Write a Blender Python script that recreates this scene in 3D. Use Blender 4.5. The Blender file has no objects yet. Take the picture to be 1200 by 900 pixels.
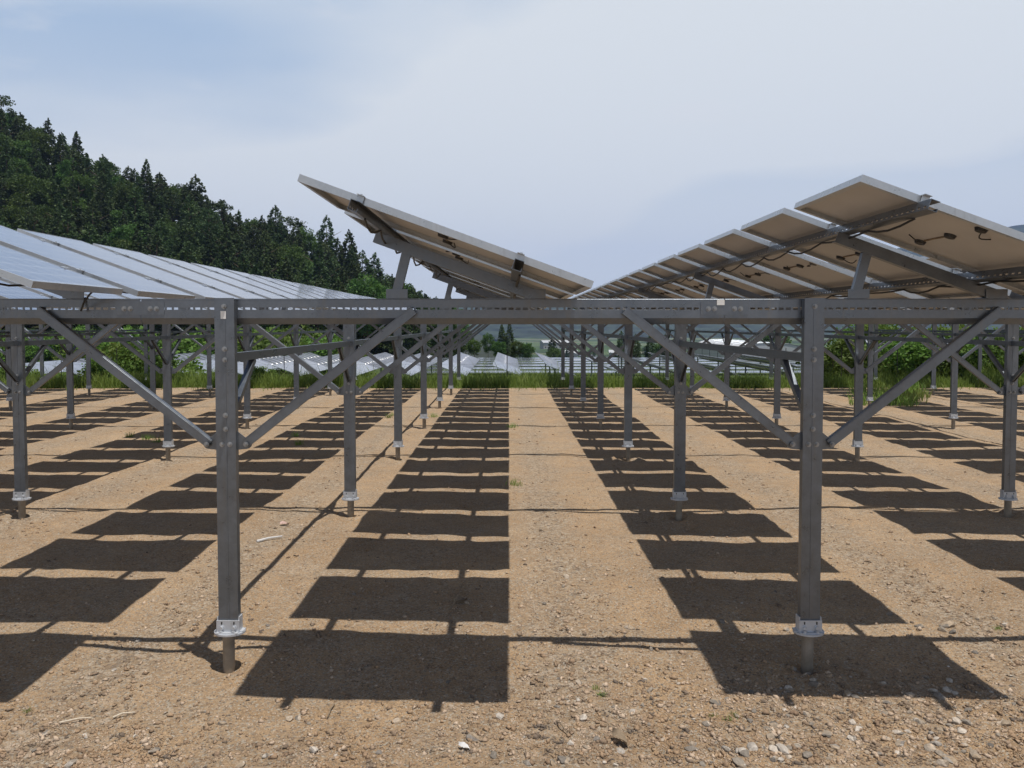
import bpy, math, random
import numpy as np
from mathutils import Vector, Matrix

random.seed(7); RNG = np.random.default_rng(7)
scene = bpy.context.scene
col = scene.collection
R = math.radians

# ------------------------------------------------------------------ camera
FPX = 925.0                       # focal length in pixels of a 1200 px wide picture
CAMZ = 2.25
PITCH = 2.2
cam_d = bpy.data.cameras.new('camera')
cam = bpy.data.objects.new('camera', cam_d); col.objects.link(cam)
cam_d.sensor_width = 36.0; cam_d.lens = 36.0 * FPX / 1200.0
cam.location = (0, 0, CAMZ); cam.rotation_euler = (R(90 - PITCH), 0, 0)
cam_d.shift_y = -(70.0 - FPX * math.tan(R(PITCH))) / 1200.0
cam_d.shift_x = 3.5 / 1200.0
cam_d.clip_start = 0.1; cam_d.clip_end = 20000
scene.camera = cam

# ------------------------------------------------------------------ world and sun
SUN = Vector((0.184, -0.165, 1.0)).normalized()          # direction to the sun
elev = math.asin(SUN.z); azim = math.atan2(SUN.x, SUN.y)
world = bpy.data.worlds.new('World'); scene.world = world; world.use_nodes = True
nt = world.node_tree; nt.nodes.clear()
def wn(t, **k):
    n = nt.nodes.new(t)
    for a, b in k.items(): setattr(n, a, b)
    return n
sky = wn('ShaderNodeTexSky', sky_type='NISHITA', sun_disc=False)
sky.sun_elevation = elev; sky.sun_rotation = azim
sky.air_density = 1.0; sky.dust_density = 0.5; sky.ozone_density = 1.3; sky.altitude = 200
LOC = (9.1, 2.2, 5.5)
tc = wn('ShaderNodeTexCoord')
mp = wn('ShaderNodeMapping'); mp.inputs['Scale'].default_value = (1.0, 0.8, 2.1); mp.inputs['Rotation'].default_value = (R(8), R(30), R(12)); mp.inputs['Location'].default_value = LOC
mp0 = wn('ShaderNodeMapping'); mp0.inputs['Rotation'].default_value = (0, 0, R(-27)); nt.links.new(tc.outputs['Generated'], mp0.inputs['Vector'])
nt.links.new(mp0.outputs['Vector'], mp.inputs['Vector'])
n1 = wn('ShaderNodeTexNoise'); n1.inputs['Scale'].default_value = 1.0; n1.inputs['Detail'].default_value = 7; n1.inputs['Roughness'].default_value = 0.47; n1.inputs['Distortion'].default_value = 0.25
nt.links.new(mp.outputs['Vector'], n1.inputs['Vector'])
r1 = wn('ShaderNodeMapRange'); r1.inputs['From Min'].default_value = 0.37; r1.inputs['From Max'].default_value = 0.55; r1.inputs['To Min'].default_value = 0.0; r1.inputs['To Max'].default_value = 1.0
nt.links.new(n1.outputs['Fac'], r1.inputs['Value'])
# a second, finer layer of small broken cloud
mp2 = wn('ShaderNodeMapping'); mp2.inputs['Scale'].default_value = (3.2, 3.2, 10.0); mp2.inputs['Location'].default_value = (0.4, 0.1, 0.2)
nt.links.new(tc.outputs['Generated'], mp2.inputs['Vector'])
n2 = wn('ShaderNodeTexNoise'); n2.inputs['Scale'].default_value = 1.7; n2.inputs['Detail'].default_value = 8; n2.inputs['Roughness'].default_value = 0.58
nt.links.new(mp2.outputs['Vector'], n2.inputs['Vector'])
r2 = wn('ShaderNodeMapRange'); r2.inputs['From Min'].default_value = 0.60; r2.inputs['From Max'].default_value = 0.80; r2.inputs['To Min'].default_value = 0.0; r2.inputs['To Max'].default_value = 0.6
nt.links.new(n2.outputs['Fac'], r2.inputs['Value'])
sz = wn('ShaderNodeSeparateXYZ'); nt.links.new(tc.outputs['Generated'], sz.inputs[0])
rz_ = wn('ShaderNodeMapRange', interpolation_type='SMOOTHSTEP')          # the thin veil is deepest along low sight lines
for k_, v_ in (('From Min', 0.36), ('From Max', 0.58), ('To Min', 1.0), ('To Max', 0.03)): rz_.inputs[k_].default_value = v_
nt.links.new(sz.outputs['Z'], rz_.inputs['Value'])
vc = wn('ShaderNodeMix', data_type='RGBA'); vc.inputs['A'].default_value = (6.8, 9.0, 12.1, 1); vc.inputs['B'].default_value = (12.3, 13.1, 13.9, 1)
hw = wn('ShaderNodeMapRange', interpolation_type='SMOOTHSTEP')
for k_, v_ in (('From Min', 0.10), ('From Max', 0.36), ('To Min', 0.86), ('To Max', 0.0)): hw.inputs[k_].default_value = v_
hm = wn('ShaderNodeMath', operation='MAXIMUM'); nt.links.new(r1.outputs['Result'], hm.inputs[0]); nt.links.new(hw.outputs['Result'], hm.inputs[1])
nt.links.new(sz.outputs['Z'], hw.inputs['Value']); nt.links.new(hm.outputs[0], vc.inputs['Factor'])
mx = wn('ShaderNodeMix', data_type='RGBA'); nt.links.new(vc.outputs['Result'], mx.inputs['B']); nt.links.new(rz_.outputs['Result'], mx.inputs['Factor']); nt.links.new(sky.outputs['Color'], mx.inputs['A'])
mx2 = wn('ShaderNodeMix', data_type='RGBA'); mx2.inputs['B'].default_value = (12.6, 13.0, 13.8, 1)
nt.links.new(r2.outputs['Result'], mx2.inputs['Factor']); nt.links.new(mx.outputs['Result'], mx2.inputs['A'])
bg = wn('ShaderNodeBackground'); bg.inputs['Strength'].default_value = 0.06
nt.links.new(mx2.outputs['Result'], bg.inputs['Color'])
wo = wn('ShaderNodeOutputWorld'); nt.links.new(bg.outputs['Background'], wo.inputs['Surface'])

sun_d = bpy.data.lights.new('sun', 'SUN'); sun_d.energy = 5.0; sun_d.angle = R(0.53); sun_d.color = (1.0, 0.955, 0.89)
sun_o = bpy.data.objects.new('sun', sun_d); col.objects.link(sun_o)
sun_o.rotation_euler = SUN.to_track_quat('Z', 'Y').to_euler(); sun_o.location = (6, -6, 40)

vs = scene.view_settings
vs.view_transform = 'Standard'; vs.look = 'None'; vs.gamma = 1.0; vs.exposure = 0.0; vs.use_curve_mapping = False

# ------------------------------------------------------------------ materials
def mat(name):
    m = bpy.data.materials.new(name); m.use_nodes = True
    t = m.node_tree; b = t.nodes['Principled BSDF']
    return m, t, b
def node(t, typ, ins=None, **k):
    n = t.nodes.new(typ)
    for a, b in k.items(): setattr(n, a, b)
    for a, b in (ins or {}).items():
        if isinstance(b, bpy.types.NodeSocket): t.links.new(b, n.inputs[a])
        else: n.inputs[a].default_value = b
    return n
def ramp(t, fac, stops):
    n = t.nodes.new('ShaderNodeValToRGB'); t.links.new(fac, n.inputs['Fac'])
    e = n.color_ramp.elements
    while len(e) < len(stops): e.new(0.5)
    for i, (p, c) in enumerate(stops): e[i].position = p; e[i].color = (*c, 1)
    return n.outputs['Color']
def mixc(t, fac, a, b, mode='MIX'):
    n = t.nodes.new('ShaderNodeMix'); n.data_type = 'RGBA'; n.blend_type = mode
    for s, v in (('Factor', fac), ('A', a), ('B', b)):
        if isinstance(v, bpy.types.NodeSocket): t.links.new(v, n.inputs[s])
        elif s == 'Factor': n.inputs[s].default_value = v
        else: n.inputs[s].default_value = (*v, 1)
    return n.outputs['Result']
def maprange(t, v, a, b, c=0.0, d=1.0, smooth=False):
    n = t.nodes.new('ShaderNodeMapRange')
    if smooth: n.interpolation_type = 'SMOOTHSTEP'
    t.links.new(v, n.inputs['Value'])
    for k, x in (('From Min', a), ('From Max', b), ('To Min', c), ('To Max', d)): n.inputs[k].default_value = x
    return n.outputs['Result']
def math2(t, op, a, b=None):
    n = t.nodes.new('ShaderNodeMath'); n.operation = op
    for i, v in enumerate((a, b)):
        if v is None: continue
        if isinstance(v, bpy.types.NodeSocket): t.links.new(v, n.inputs[i])
        else: n.inputs[i].default_value = v
    return n.outputs[0]
def noise(t, vec, scale, detail=4, rough=0.55, out='Fac'):
    n = node(t, 'ShaderNodeTexNoise', {'Scale': scale, 'Detail': detail, 'Roughness': rough})
    if vec is not None: t.links.new(vec, n.inputs['Vector'])
    return n.outputs[out]
M = {}
def metal(key, dark, light, metallic, rough, scale=9.0, rusty=0.0):
    m, t, b = mat(key)
    tcn = node(t, 'ShaderNodeTexCoord'); geo = node(t, 'ShaderNodeNewGeometry'); pos = geo.outputs['Position']
    f = noise(t, pos, scale, 6, 0.65)
    c = ramp(t, f, [(0.3, dark), (0.7, light)])
    v = node(t, 'ShaderNodeTexVoronoi', {'Scale': 60.0}); t.links.new(pos, v.inputs['Vector'])
    c = mixc(t, 0.10, c, ramp(t, node(t, 'ShaderNodeSeparateColor', {0: v.outputs['Color']}).outputs[0], [(0, (0.35, 0.35, 0.35)), (1, (0.65, 0.65, 0.65))]), 'OVERLAY')
    # rain streaks and dust
    mpn = node(t, 'ShaderNodeMapping'); mpn.inputs['Scale'].default_value = (30, 30, 1.5); t.links.new(pos, mpn.inputs['Vector'])
    st = maprange(t, noise(t, mpn.outputs['Vector'], 1.0, 4), 0.55, 0.8, 0, 0.3)
    c = mixc(t, st, c, (0.20, 0.175, 0.14) if not rusty else (0.22, 0.12, 0.06))
    t.links.new(c, b.inputs['Base Color'])
    b.inputs['Metallic'].default_value = metallic
    t.links.new(maprange(t, f, 0.3, 0.7, rough - 0.08, rough + 0.1), b.inputs['Roughness'])
    bp = node(t, 'ShaderNodeBump', {'Strength': 0.08, 'Distance': 0.002, 'Height': noise(t, pos, 160, 3)})
    t.links.new(bp.outputs['Normal'], b.inputs['Normal'])
    M[key] = m
metal('galvanised_steel', (0.124, 0.142, 0.166), (0.172, 0.192, 0.220), 0.68, 0.33)
metal('zinc_plate', (0.42, 0.44, 0.47), (0.56, 0.58, 0.61), 0.35, 0.45)
metal('pile_steel', (0.2, 0.17, 0.13), (0.34, 0.3, 0.25), 0.4, 0.55, rusty=1)
metal('aluminium', (0.40, 0.43, 0.46), (0.48, 0.51, 0.54), 0.45, 0.32)
metal('bolt_steel', (0.24, 0.25, 0.26), (0.34, 0.35, 0.36), 0.6, 0.35)
metal('fence_metal', (0.03, 0.03, 0.03), (0.07, 0.065, 0.06), 0.2, 0.6)

def plain(key, c, rough=0.6, var=0.12, scale=6.0, spec=0.4, bump=0.0):
    m, t, b = mat(key)
    geo = node(t, 'ShaderNodeNewGeometry')
    f = noise(t, geo.outputs['Position'], scale, 5)
    d = tuple(max(0, x * (1 - var)) for x in c); l = tuple(min(1, x * (1 + var)) for x in c)
    t.links.new(ramp(t, f, [(0.3, d), (0.7, l)]), b.inputs['Base Color'])
    b.inputs['Roughness'].default_value = rough; b.inputs['Specular IOR Level'].default_value = spec
    if bump:
        bp = node(t, 'ShaderNodeBump', {'Strength': bump, 'Distance': 0.01, 'Height': noise(t, geo.outputs['Position'], scale * 8, 4)})
        t.links.new(bp.outputs['Normal'], b.inputs['Normal'])
    M[key] = m
plain('backsheet', (0.50, 0.49, 0.48), 0.55, 0.05, 2.5)
plain('black_plastic', (0.02, 0.02, 0.02), 0.45)
plain('label_white', (0.75, 0.75, 0.73), 0.5, 0.04)
plain('bark', (0.11, 0.08, 0.055), 0.9, 0.35, 3.0, 0.2, 0.5)
plain('roof_tile', (0.10, 0.105, 0.12), 0.6, 0.2, 0.5)
plain('house_wall', (0.36, 0.35, 0.33), 0.8, 0.08, 0.5)
plain('white_roof', (0.42, 0.43, 0.44), 0.5, 0.05, 0.3)
plain('dead_wood', (0.20, 0.15, 0.10), 0.9, 0.35, 25)
plain('pale_wood', (0.55, 0.47, 0.36), 0.8, 0.2, 25)
plain('litter_white', (0.52, 0.51, 0.5), 0.5, 0.08, 30)
plain('litter_red', (0.42, 0.29, 0.25), 0.5, 0.2, 30)
plain('mountain_forest', (0.03, 0.042, 0.026), 0.95, 0.8, 0.02, 0.1)

# photovoltaic glass: dark blue cells, thin silver lines, dusty film
m, t, b = mat('panel_glass')
tcn = node(t, 'ShaderNodeTexCoord')
sp = node(t, 'ShaderNodeSeparateXYZ'); t.links.new(tcn.outputs['Object'], sp.inputs[0])
def linegrid(axis, pitch, w, off=0.0):
    s = math2(t, 'ADD', sp.outputs[axis], 10 * pitch + off)
    fr = math2(t, 'FRACT', math2(t, 'DIVIDE', s, pitch))
    d = math2(t, 'ABSOLUTE', math2(t, 'SUBTRACT', fr, 0.5))
    return math2(t, 'GREATER_THAN', d, 0.5 - w / pitch / 2)
g = math2(t, 'MAXIMUM', linegrid('X', 0.161, 0.006), linegrid('Y', 0.158, 0.006))
bus = linegrid('Y', 0.0527, 0.0025, 0.02)
geo = node(t, 'ShaderNodeNewGeometry')
oi = node(t, 'ShaderNodeObjectInfo')
dust = maprange(t, noise(t, geo.outputs['Position'], 2.2, 5), 0.35, 0.7, 0.02, 0.09)
c = mixc(t, oi.outputs['Random'], (0.014, 0.026, 0.085), (0.02, 0.036, 0.11))
c = mixc(t, math2(t, 'MULTIPLY', bus, 0.5), c, (0.4, 0.41, 0.43))
c = mixc(t, g, c, (0.42, 0.44, 0.47))
c = mixc(t, dust, c, (0.45, 0.42, 0.38))
t.links.new(c, b.inputs['Base Color'])
b.inputs['Roughness'].default_value = 0.14; b.inputs['IOR'].default_value = 1.5
b.inputs['Coat Weight'].default_value = 0.6; b.inputs['Coat Roughness'].default_value = 0.08
bp = node(t, 'ShaderNodeBump', {'Strength': 0.05, 'Distance': 0.004, 'Height': noise(t, geo.outputs['Position'], 3.0, 3)})
t.links.new(bp.outputs['Normal'], b.inputs['Normal'])
M['panel_glass'] = m

m, t, b = mat('far_glass')
geo = node(t, 'ShaderNodeNewGeometry'); oi = node(t, 'ShaderNodeObjectInfo')
c = mixc(t, maprange(t, noise(t, geo.outputs['Position'], 0.8, 3), 0.3, 0.7, 0.2, 0.45), (0.03, 0.04, 0.08), (0.32, 0.33, 0.36))
t.links.new(c, b.inputs['Base Color']); b.inputs['Roughness'].default_value = 0.25; b.inputs['Coat Weight'].default_value = 0.8; b.inputs['Coat Roughness'].default_value = 0.12
M['far_glass'] = m
m, t, b = mat('sky_sheen_glass')  # lower terrace glass: bright sky reflection painted into the pale base colour
geo = node(t, 'ShaderNodeNewGeometry')
c = mixc(t, maprange(t, noise(t, geo.outputs['Position'], 0.5, 3), 0.3, 0.7, 0.30, 0.5), (0.05, 0.06, 0.10), (0.42, 0.43, 0.47))
t.links.new(c, b.inputs['Base Color']); b.inputs['Roughness'].default_value = 0.3; b.inputs['Coat Weight'].default_value = 0.8; b.inputs['Coat Roughness'].default_value = 0.15
M['sky_sheen_glass'] = m
def foliage(key, a, bb, cc, scale, transl=0.25):
    m, t, b = mat(key)
    geo = node(t, 'ShaderNodeNewGeometry'); oi = node(t, 'ShaderNodeObjectInfo')
    f = noise(t, geo.outputs['Position'], scale, 4, 0.6)
    c = ramp(t, f, [(0.3, a), (0.52, bb), (0.75, cc)])
    hs = node(t, 'ShaderNodeHueSaturation', {'Color': c})
    t.links.new(maprange(t, oi.outputs['Random'], 0, 1, 0.475, 0.515), hs.inputs['Hue'])
    t.links.new(maprange(t, oi.outputs['Random'], 0, 1, 0.75, 1.3), hs.inputs['Value'])
    t.links.new(hs.outputs['Color'], b.inputs['Base Color'])
    b.inputs['Roughness'].default_value = 0.6; b.inputs['Specular IOR Level'].default_value = 0.25
    tr = node(t, 'ShaderNodeBsdfTranslucent'); t.links.new(hs.outputs['Color'], tr.inputs['Color'])
    ms = node(t, 'ShaderNodeMixShader', {0: transl}); t.links.new(b.outputs[0], ms.inputs[1]); t.links.new(tr.outputs[0], ms.inputs[2])
    t.links.new(ms.outputs[0], t.nodes['Material Output'].inputs['Surface'])
    M[key] = m
foliage('conifer_leaves', (0.030, 0.052, 0.018), (0.048, 0.080, 0.025), (0.078, 0.115, 0.034), 0.25)
foliage('broad_leaves', (0.035, 0.07, 0.016), (0.065, 0.12, 0.025), (0.105, 0.17, 0.035), 0.6, 0.3)
foliage('shrub_leaves', (0.055, 0.11, 0.02), (0.11, 0.19, 0.035), (0.19, 0.28, 0.06), 1.2, 0.35)
foliage('grass_blades', (0.14, 0.23, 0.045), (0.21, 0.32, 0.07), (0.32, 0.39, 0.13), 1.6, 0.5)

def rock(key, stops):
    m, t, b = mat(key)
    geo = node(t, 'ShaderNodeNewGeometry'); oi = node(t, 'ShaderNodeObjectInfo')
    vor = node(t, 'ShaderNodeTexVoronoi', {'Scale': 14.0}); t.links.new(geo.outputs['Position'], vor.inputs['Vector'])
    sc = node(t, 'ShaderNodeSeparateColor'); t.links.new(vor.outputs['Color'], sc.inputs[0])
    f = math2(t, 'FRACT', math2(t, 'ADD', sc.outputs[0], oi.outputs['Random']))
    c = ramp(t, f, stops)
    c = mixc(t, 0.5, c, ramp(t, noise(t, geo.outputs['Position'], 70, 5), [(0.3, (0.25, 0.25, 0.25)), (0.7, (0.75, 0.75, 0.75))]), 'OVERLAY')
    t.links.new(c, b.inputs['Base Color']); b.inputs['Roughness'].default_value = 0.85; b.inputs['Specular IOR Level'].default_value = 0.25
    bp = node(t, 'ShaderNodeBump', {'Strength': 0.5, 'Distance': 0.006, 'Height': noise(t, geo.outputs['Position'], 60, 5)})
    t.links.new(bp.outputs['Normal'], b.inputs['Normal'])
    M[key] = m
rock('gravel_stone', [(0.0, (0.126, 0.099, 0.078)), (0.3, (0.348, 0.236, 0.144)), (0.55, (0.211, 0.142, 0.092)), (0.75, (0.464, 0.358, 0.262)), (1.0, (0.295, 0.203, 0.131))])
rock('loose_stone', [(0.0, (0.13, 0.115, 0.10)), (0.3, (0.24, 0.205, 0.165)), (0.55, (0.30, 0.225, 0.15)), (0.8, (0.46, 0.41, 0.35)), (1.0, (0.17, 0.15, 0.13))])

# ground: sandy soil near, grass bank, pale lower terrace, valley fields
m, t, b = mat('ground_soil')
geo = node(t, 'ShaderNodeNewGeometry'); pos = geo.outputs['Position']
sp = node(t, 'ShaderNodeSeparateXYZ'); t.links.new(pos, sp.inputs[0])
big = noise(t, pos, 0.55, 5, 0.6); mid = noise(t, pos, 4.5, 6, 0.65); fine = noise(t, pos, 55, 5, 0.7)
soil = ramp(t, big, [(0.30, (0.297, 0.192, 0.113)), (0.5, (0.353, 0.233, 0.140)), (0.72, (0.395, 0.272, 0.171))])
soil = mixc(t, 0.55, soil, ramp(t, mid, [(0.3, (0.36, 0.35, 0.34)), (0.7, (0.64, 0.635, 0.62))]), 'OVERLAY')
soil = mixc(t, 0.5, soil, ramp(t, fine, [(0.28, (0.14, 0.13, 0.12)), (0.5, (0.5, 0.5, 0.5)), (0.72, (0.86, 0.85, 0.83))]), 'OVERLAY')
soil = mixc(t, 0.6, soil, ramp(t, noise(t, pos, 140, 3, 0.7), [(0.33, (0.22, 0.215, 0.21)), (0.5, (0.5, 0.5, 0.5)), (0.67, (0.80, 0.79, 0.78))]), 'OVERLAY')
# damper, darker and dustier, paler patches
soil = mixc(t, 0.5, soil, ramp(t, noise(t, pos, 0.9, 6, 0.7), [(0.32, (0.40, 0.395, 0.39)), (0.5, (0.5, 0.5, 0.5)), (0.7, (0.60, 0.605, 0.61))]), 'OVERLAY')
# greyer gravelly wheel lanes running away between the strips
lane = math2(t, 'FRACT', math2(t, 'DIVIDE', math2(t, 'ADD', sp.outputs['X'], 30.1 - 0.45), 3.01))
lane = math2(t, 'ABSOLUTE', math2(t, 'SUBTRACT', lane, 0.5))
lane = maprange(t, math2(t, 'ADD', lane, math2(t, 'MULTIPLY', math2(t, 'SUBTRACT', mid, 0.5), 0.3)), 0.36, 0.5, 0.0, 0.5, True)
vor = node(t, 'ShaderNodeTexVoronoi', {'Scale': 38.0}); t.links.new(pos, vor.inputs['Vector'])
sc = node(t, 'ShaderNodeSeparateColor'); t.links.new(vor.outputs['Color'], sc.inputs[0])
peb = ramp(t, sc.outputs[0], [(0.0, (0.148, 0.118, 0.096)), (0.4, (0.274, 0.194, 0.126)), (0.7, (0.327, 0.246, 0.170)), (1.0, (0.422, 0.349, 0.279))])
pebm = maprange(t, noise(t, pos, 1.6, 4), 0.42, 0.62, 0.06, 0.5)
soil = mixc(t, math2(t, 'MINIMUM', math2(t, 'ADD', pebm, lane), 0.8), soil, peb)
vor2 = node(t, 'ShaderNodeTexVoronoi', {'Scale': 95.0}); t.links.new(pos, vor2.inputs['Vector'])
sc2 = node(t, 'ShaderNodeSeparateColor'); t.links.new(vor2.outputs['Color'], sc2.inputs[0])
soil = mixc(t, math2(t, 'MULTIPLY', math2(t, 'GREATER_THAN', sc2.outputs[1], 0.72), 0.7), soil, mixc(t, sc2.outputs[0], (0.11, 0.085, 0.065), (0.46, 0.42, 0.35)))
hsv = node(t, 'ShaderNodeHueSaturation', {'Saturation': 0.99, 'Value': 1.02, 'Hue': 0.505, 'Color': soil}); soil = hsv.outputs['Color']
grassc = ramp(t, noise(t, pos, 2.2, 5), [(0.3, (0.045, 0.07, 0.018)), (0.6, (0.095, 0.135, 0.03)), (0.8, (0.16, 0.16, 0.06))])
terr = ramp(t, noise(t, pos, 0.4, 4), [(0.35, (0.09, 0.10, 0.045)), (0.65, (0.14, 0.14, 0.07))])
edge = math2(t, 'ADD', sp.outputs['Y'], math2(t, 'MULTIPLY', math2(t, 'SUBTRACT', mid, 0.5), 0.9))
c = mixc(t, maprange(t, edge, 27.7, 28.1), soil, grassc)
c = mixc(t, maprange(t, edge, 37, 41, 0, 0.5), c, terr)
c = mixc(t, maprange(t, sp.outputs['Y'], 62, 72, 0, 0.9), c, (0.05, 0.075, 0.026))
# valley floor: patchwork of paddies
fv = node(t, 'ShaderNodeTexVoronoi', {'Scale': 0.011}, distance='CHEBYCHEV'); t.links.new(pos, fv.inputs['Vector'])
fsc = node(t, 'ShaderNodeSeparateColor'); t.links.new(fv.outputs['Color'], fsc.inputs[0])
fields = ramp(t, fsc.outputs[0], [(0.0, (0.03, 0.05, 0.02)), (0.35, (0.055, 0.09, 0.03)), (0.6, (0.085, 0.12, 0.05)), (0.85, (0.15, 0.15, 0.10)), (1.0, (0.03, 0.045, 0.02))])
c = mixc(t, maprange(t, sp.outputs['Y'], 105, 190), c, fields)
# wooded floor of the hill
hillm = math2(t, 'MULTIPLY', maprange(t, sp.outputs['X'], -8, -14), maprange(t, sp.outputs['Y'], 96, 106))
c = mixc(t, hillm, c, (0.035, 0.04, 0.018))
t.links.new(c, b.inputs['Base Color']); b.inputs['Roughness'].default_value = 0.95; b.inputs['Specular IOR Level'].default_value = 0.15
hgt = math2(t, 'ADD', math2(t, 'MULTIPLY', fine, 1.0), math2(t, 'ADD', math2(t, 'MULTIPLY', mid, 0.5), math2(t, 'MULTIPLY', noise(t, pos, 190, 3, 0.7), 0.5)))
bp = node(t, 'ShaderNodeBump', {'Strength': 0.85, 'Distance': 0.018, 'Height': hgt})
t.links.new(bp.outputs['Normal'], b.inputs['Normal'])
M['ground_soil'] = m

# ------------------------------------------------------------------ mesh helpers
class MB:
    def __init__(s): s.v = []; s.f = []
    def box(s, x0, x1, y0, y1, z0, z1, mtx=None):
        n = len(s.v)
        pts = [Vector(p) for p in ((x0,y0,z0),(x1,y0,z0),(x1,y1,z0),(x0,y1,z0),(x0,y0,z1),(x1,y0,z1),(x1,y1,z1),(x0,y1,z1))]
        if mtx: pts = [mtx @ p for p in pts]
        s.v += [tuple(p) for p in pts]
        s.f += [tuple(n + i for i in q) for q in ((0,3,2,1),(4,5,6,7),(0,1,5,4),(1,2,6,5),(2,3,7,6),(3,0,4,7))]
    def cyl(s, p, q, r, n=10, r2=None, cap=True):
        p, q = Vector(p), Vector(q); d = (q - p).normalized(); r2 = r if r2 is None else r2
        a = d.orthogonal().normalized(); c = d.cross(a); k = len(s.v)
        for e, rr in ((p, r), (q, r2)):
            for i in range(n):
                w = 2 * math.pi * i / n; s.v.append(tuple(e + a * (rr * math.cos(w)) + c * (rr * math.sin(w))))
        s.f += [(k + i, k + (i + 1) % n, k + n + (i + 1) % n, k + n + i) for i in range(n)]
        if cap: s.f += [tuple(range(k + n - 1, k - 1, -1)), tuple(range(k + n, k + 2 * n))]
    def tube(s, pts, r, n=6):
        for a, b in zip(pts[:-1], pts[1:]): s.cyl(a, b, r, n)
    def prism(s, prof, y0, y1):                       # profile in (x, z), extruded along y
        n = len(prof); k = len(s.v)
        for y in (y0, y1): s.v += [(x, y, z) for x, z in prof]
        s.f += [(k + i, k + (i + 1) % n, k + n + (i + 1) % n, k + n + i) for i in range(n)]
        s.f += [tuple(range(k + n - 1, k - 1, -1)), tuple(range(k + n, k + 2 * n))]
    def mesh(s, name, m, smooth=False):
        me = bpy.data.meshes.new(name); me.from_pydata(s.v, [], s.f); me.update()
        me.materials.append(M[m])
        if smooth: me.polygons.foreach_set('use_smooth', [True] * len(me.polygons))
        return me
def npmesh(name, V, F, m, smooth=False):
    me = bpy.data.meshes.new(name); k = F.shape[1]
    me.vertices.add(len(V)); me.vertices.foreach_set('co', np.asarray(V, np.float32).ravel())
    me.loops.add(F.size); me.loops.foreach_set('vertex_index', F.astype(np.int32).ravel())
    me.polygons.add(len(F)); me.polygons.foreach_set('loop_start', np.arange(0, F.size, k, dtype=np.int32))
    if smooth: me.polygons.foreach_set('use_smooth', np.ones(len(F), bool))
    me.update(calc_edges=True); me.validate(); me.materials.append(M[m])
    return me
def ob(name, me, parent=None, loc=(0, 0, 0), rot=(0, 0, 0), scale=None):
    o = bpy.data.objects.new(name, me); col.objects.link(o)
    o.location = loc; o.rotation_euler = rot
    if scale is not None: o.scale = scale if hasattr(scale, '__len__') else (scale,) * 3
    if parent: o.parent = parent
    return o
def tag(o, label=None, cat=None, group=None, kind=None):
    if label: o['label'] = label
    if cat: o['category'] = cat
    if group: o['group'] = group
    if kind: o['kind'] = kind
    return o

# ------------------------------------------------------------------ terrain
_grids = {}
def vnoise(x, y, s, seed):
    if seed not in _grids: _grids[seed] = np.random.default_rng(seed).random((256, 256))
    g = _grids[seed]; x = np.asarray(x, float) / s; y = np.asarray(y, float) / s
    i = np.floor(x).astype(int); j = np.floor(y).astype(int); u = x - i; v = y - j
    u = u * u * (3 - 2 * u); v = v * v * (3 - 2 * v); i %= 256; j %= 256; i1 = (i + 1) % 256; j1 = (j + 1) % 256
    return (g[i, j] * (1 - u) + g[i1, j] * u) * (1 - v) + (g[i, j1] * (1 - u) + g[i1, j1] * u) * v - 0.5
def ss(a, b, x):
    t_ = np.clip((x - a) / (b - a), 0, 1); return t_ * t_ * (3 - 2 * t_)
HX = [-1500, -500, -250, -112.9, -101.5, -93.9, -78.8, -61.8, -50.4, -37.2, -27.7, -20.1, -8]
HZ = [300, 170, 92, 38.3, 33.4, 27.7, 23.9, 15.6, 13.2, 8.4, 2.0, -3.3, -5.5]
POSTS = []
ROW0, ROWD, NROW = 5.16, 3.95, 7
COL0, COLD = -1.838, 3.81
PITS = [(COL0 + COLD * j, ROW0 + ROWD * n_ - 0.034, random.uniform(0.5, 1.2)) for n_ in range(3) for j in range(-3, 5)]
def terrain(x, y):
    x = np.asarray(x, float); y = np.asarray(y, float)
    near = 1 - ss(26, 34, y)
    z = near * (0.055 * vnoise(x, y, 2.3, 1) + 0.022 * vnoise(x, y, 0.8, 2) + 0.014 * vnoise(x, y, 0.33, 3) + 0.020 * vnoise(x, y, 0.15, 4))
    for px, py, a in PITS:
        dd = (x - px) ** 2 + (y - py) ** 2
        if np.ndim(dd) == 0 and dd > 0.5: continue
        z = z + a * (0.045 * np.exp(-((np.sqrt(dd) - 0.2) / 0.09) ** 2) * (0.6 + 1.6 * vnoise(x, y, 0.12, 33)) - 0.05 * np.exp(-dd / 0.006))
    z = z - 3.0 * ss(29.5, 38, y) * (1 - 0.9 * ss(0.36, 0.46, x / np.maximum(y, 1))) + ss(29, 33, y) * (1 - ss(60, 80, y)) * ss(0.36, 0.46, x / np.maximum(y, 1)) * 0.8
    z = z + ss(38, 45, y) * 0.15 * vnoise(x, y, 6, 5)
    z = z - 22.5 * ss(104, 300, y)
    hz = np.interp(x, HX, HZ) - 0.18 * np.clip(y - 178, 0, 200) + 1.8 * vnoise(x, y, 24, 6)
    w = ss(104 - 22 * ss(-45, -65, x), 174, y) * ss(0, -18, x)
    return z * (1 - w) + hz * w
def grow(a, b, d, k):
    o = [a]
    while o[-1] < b: o.append(o[-1] + d); d *= k
    return o[1:]
xs = np.arange(-8.5, 8.51, 0.07)
xs = np.concatenate([-np.array(grow(8.5, 3500, 0.09, 1.085))[::-1], xs, np.array(grow(8.5, 3500, 0.09, 1.085))])
ys = np.concatenate([-np.array(grow(-3.6, 300, 0.1, 1.25))[::-1], np.arange(3.6, 9, 0.06), np.arange(9, 16, 0.12), np.arange(16, 30, 0.25), np.arange(30, 110, 0.8), grow(109.5, 3900, 1, 1.07)])
ys = np.unique(ys)
GX, GY = np.meshgrid(xs, ys); GZ = terrain(GX, GY)
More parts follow.
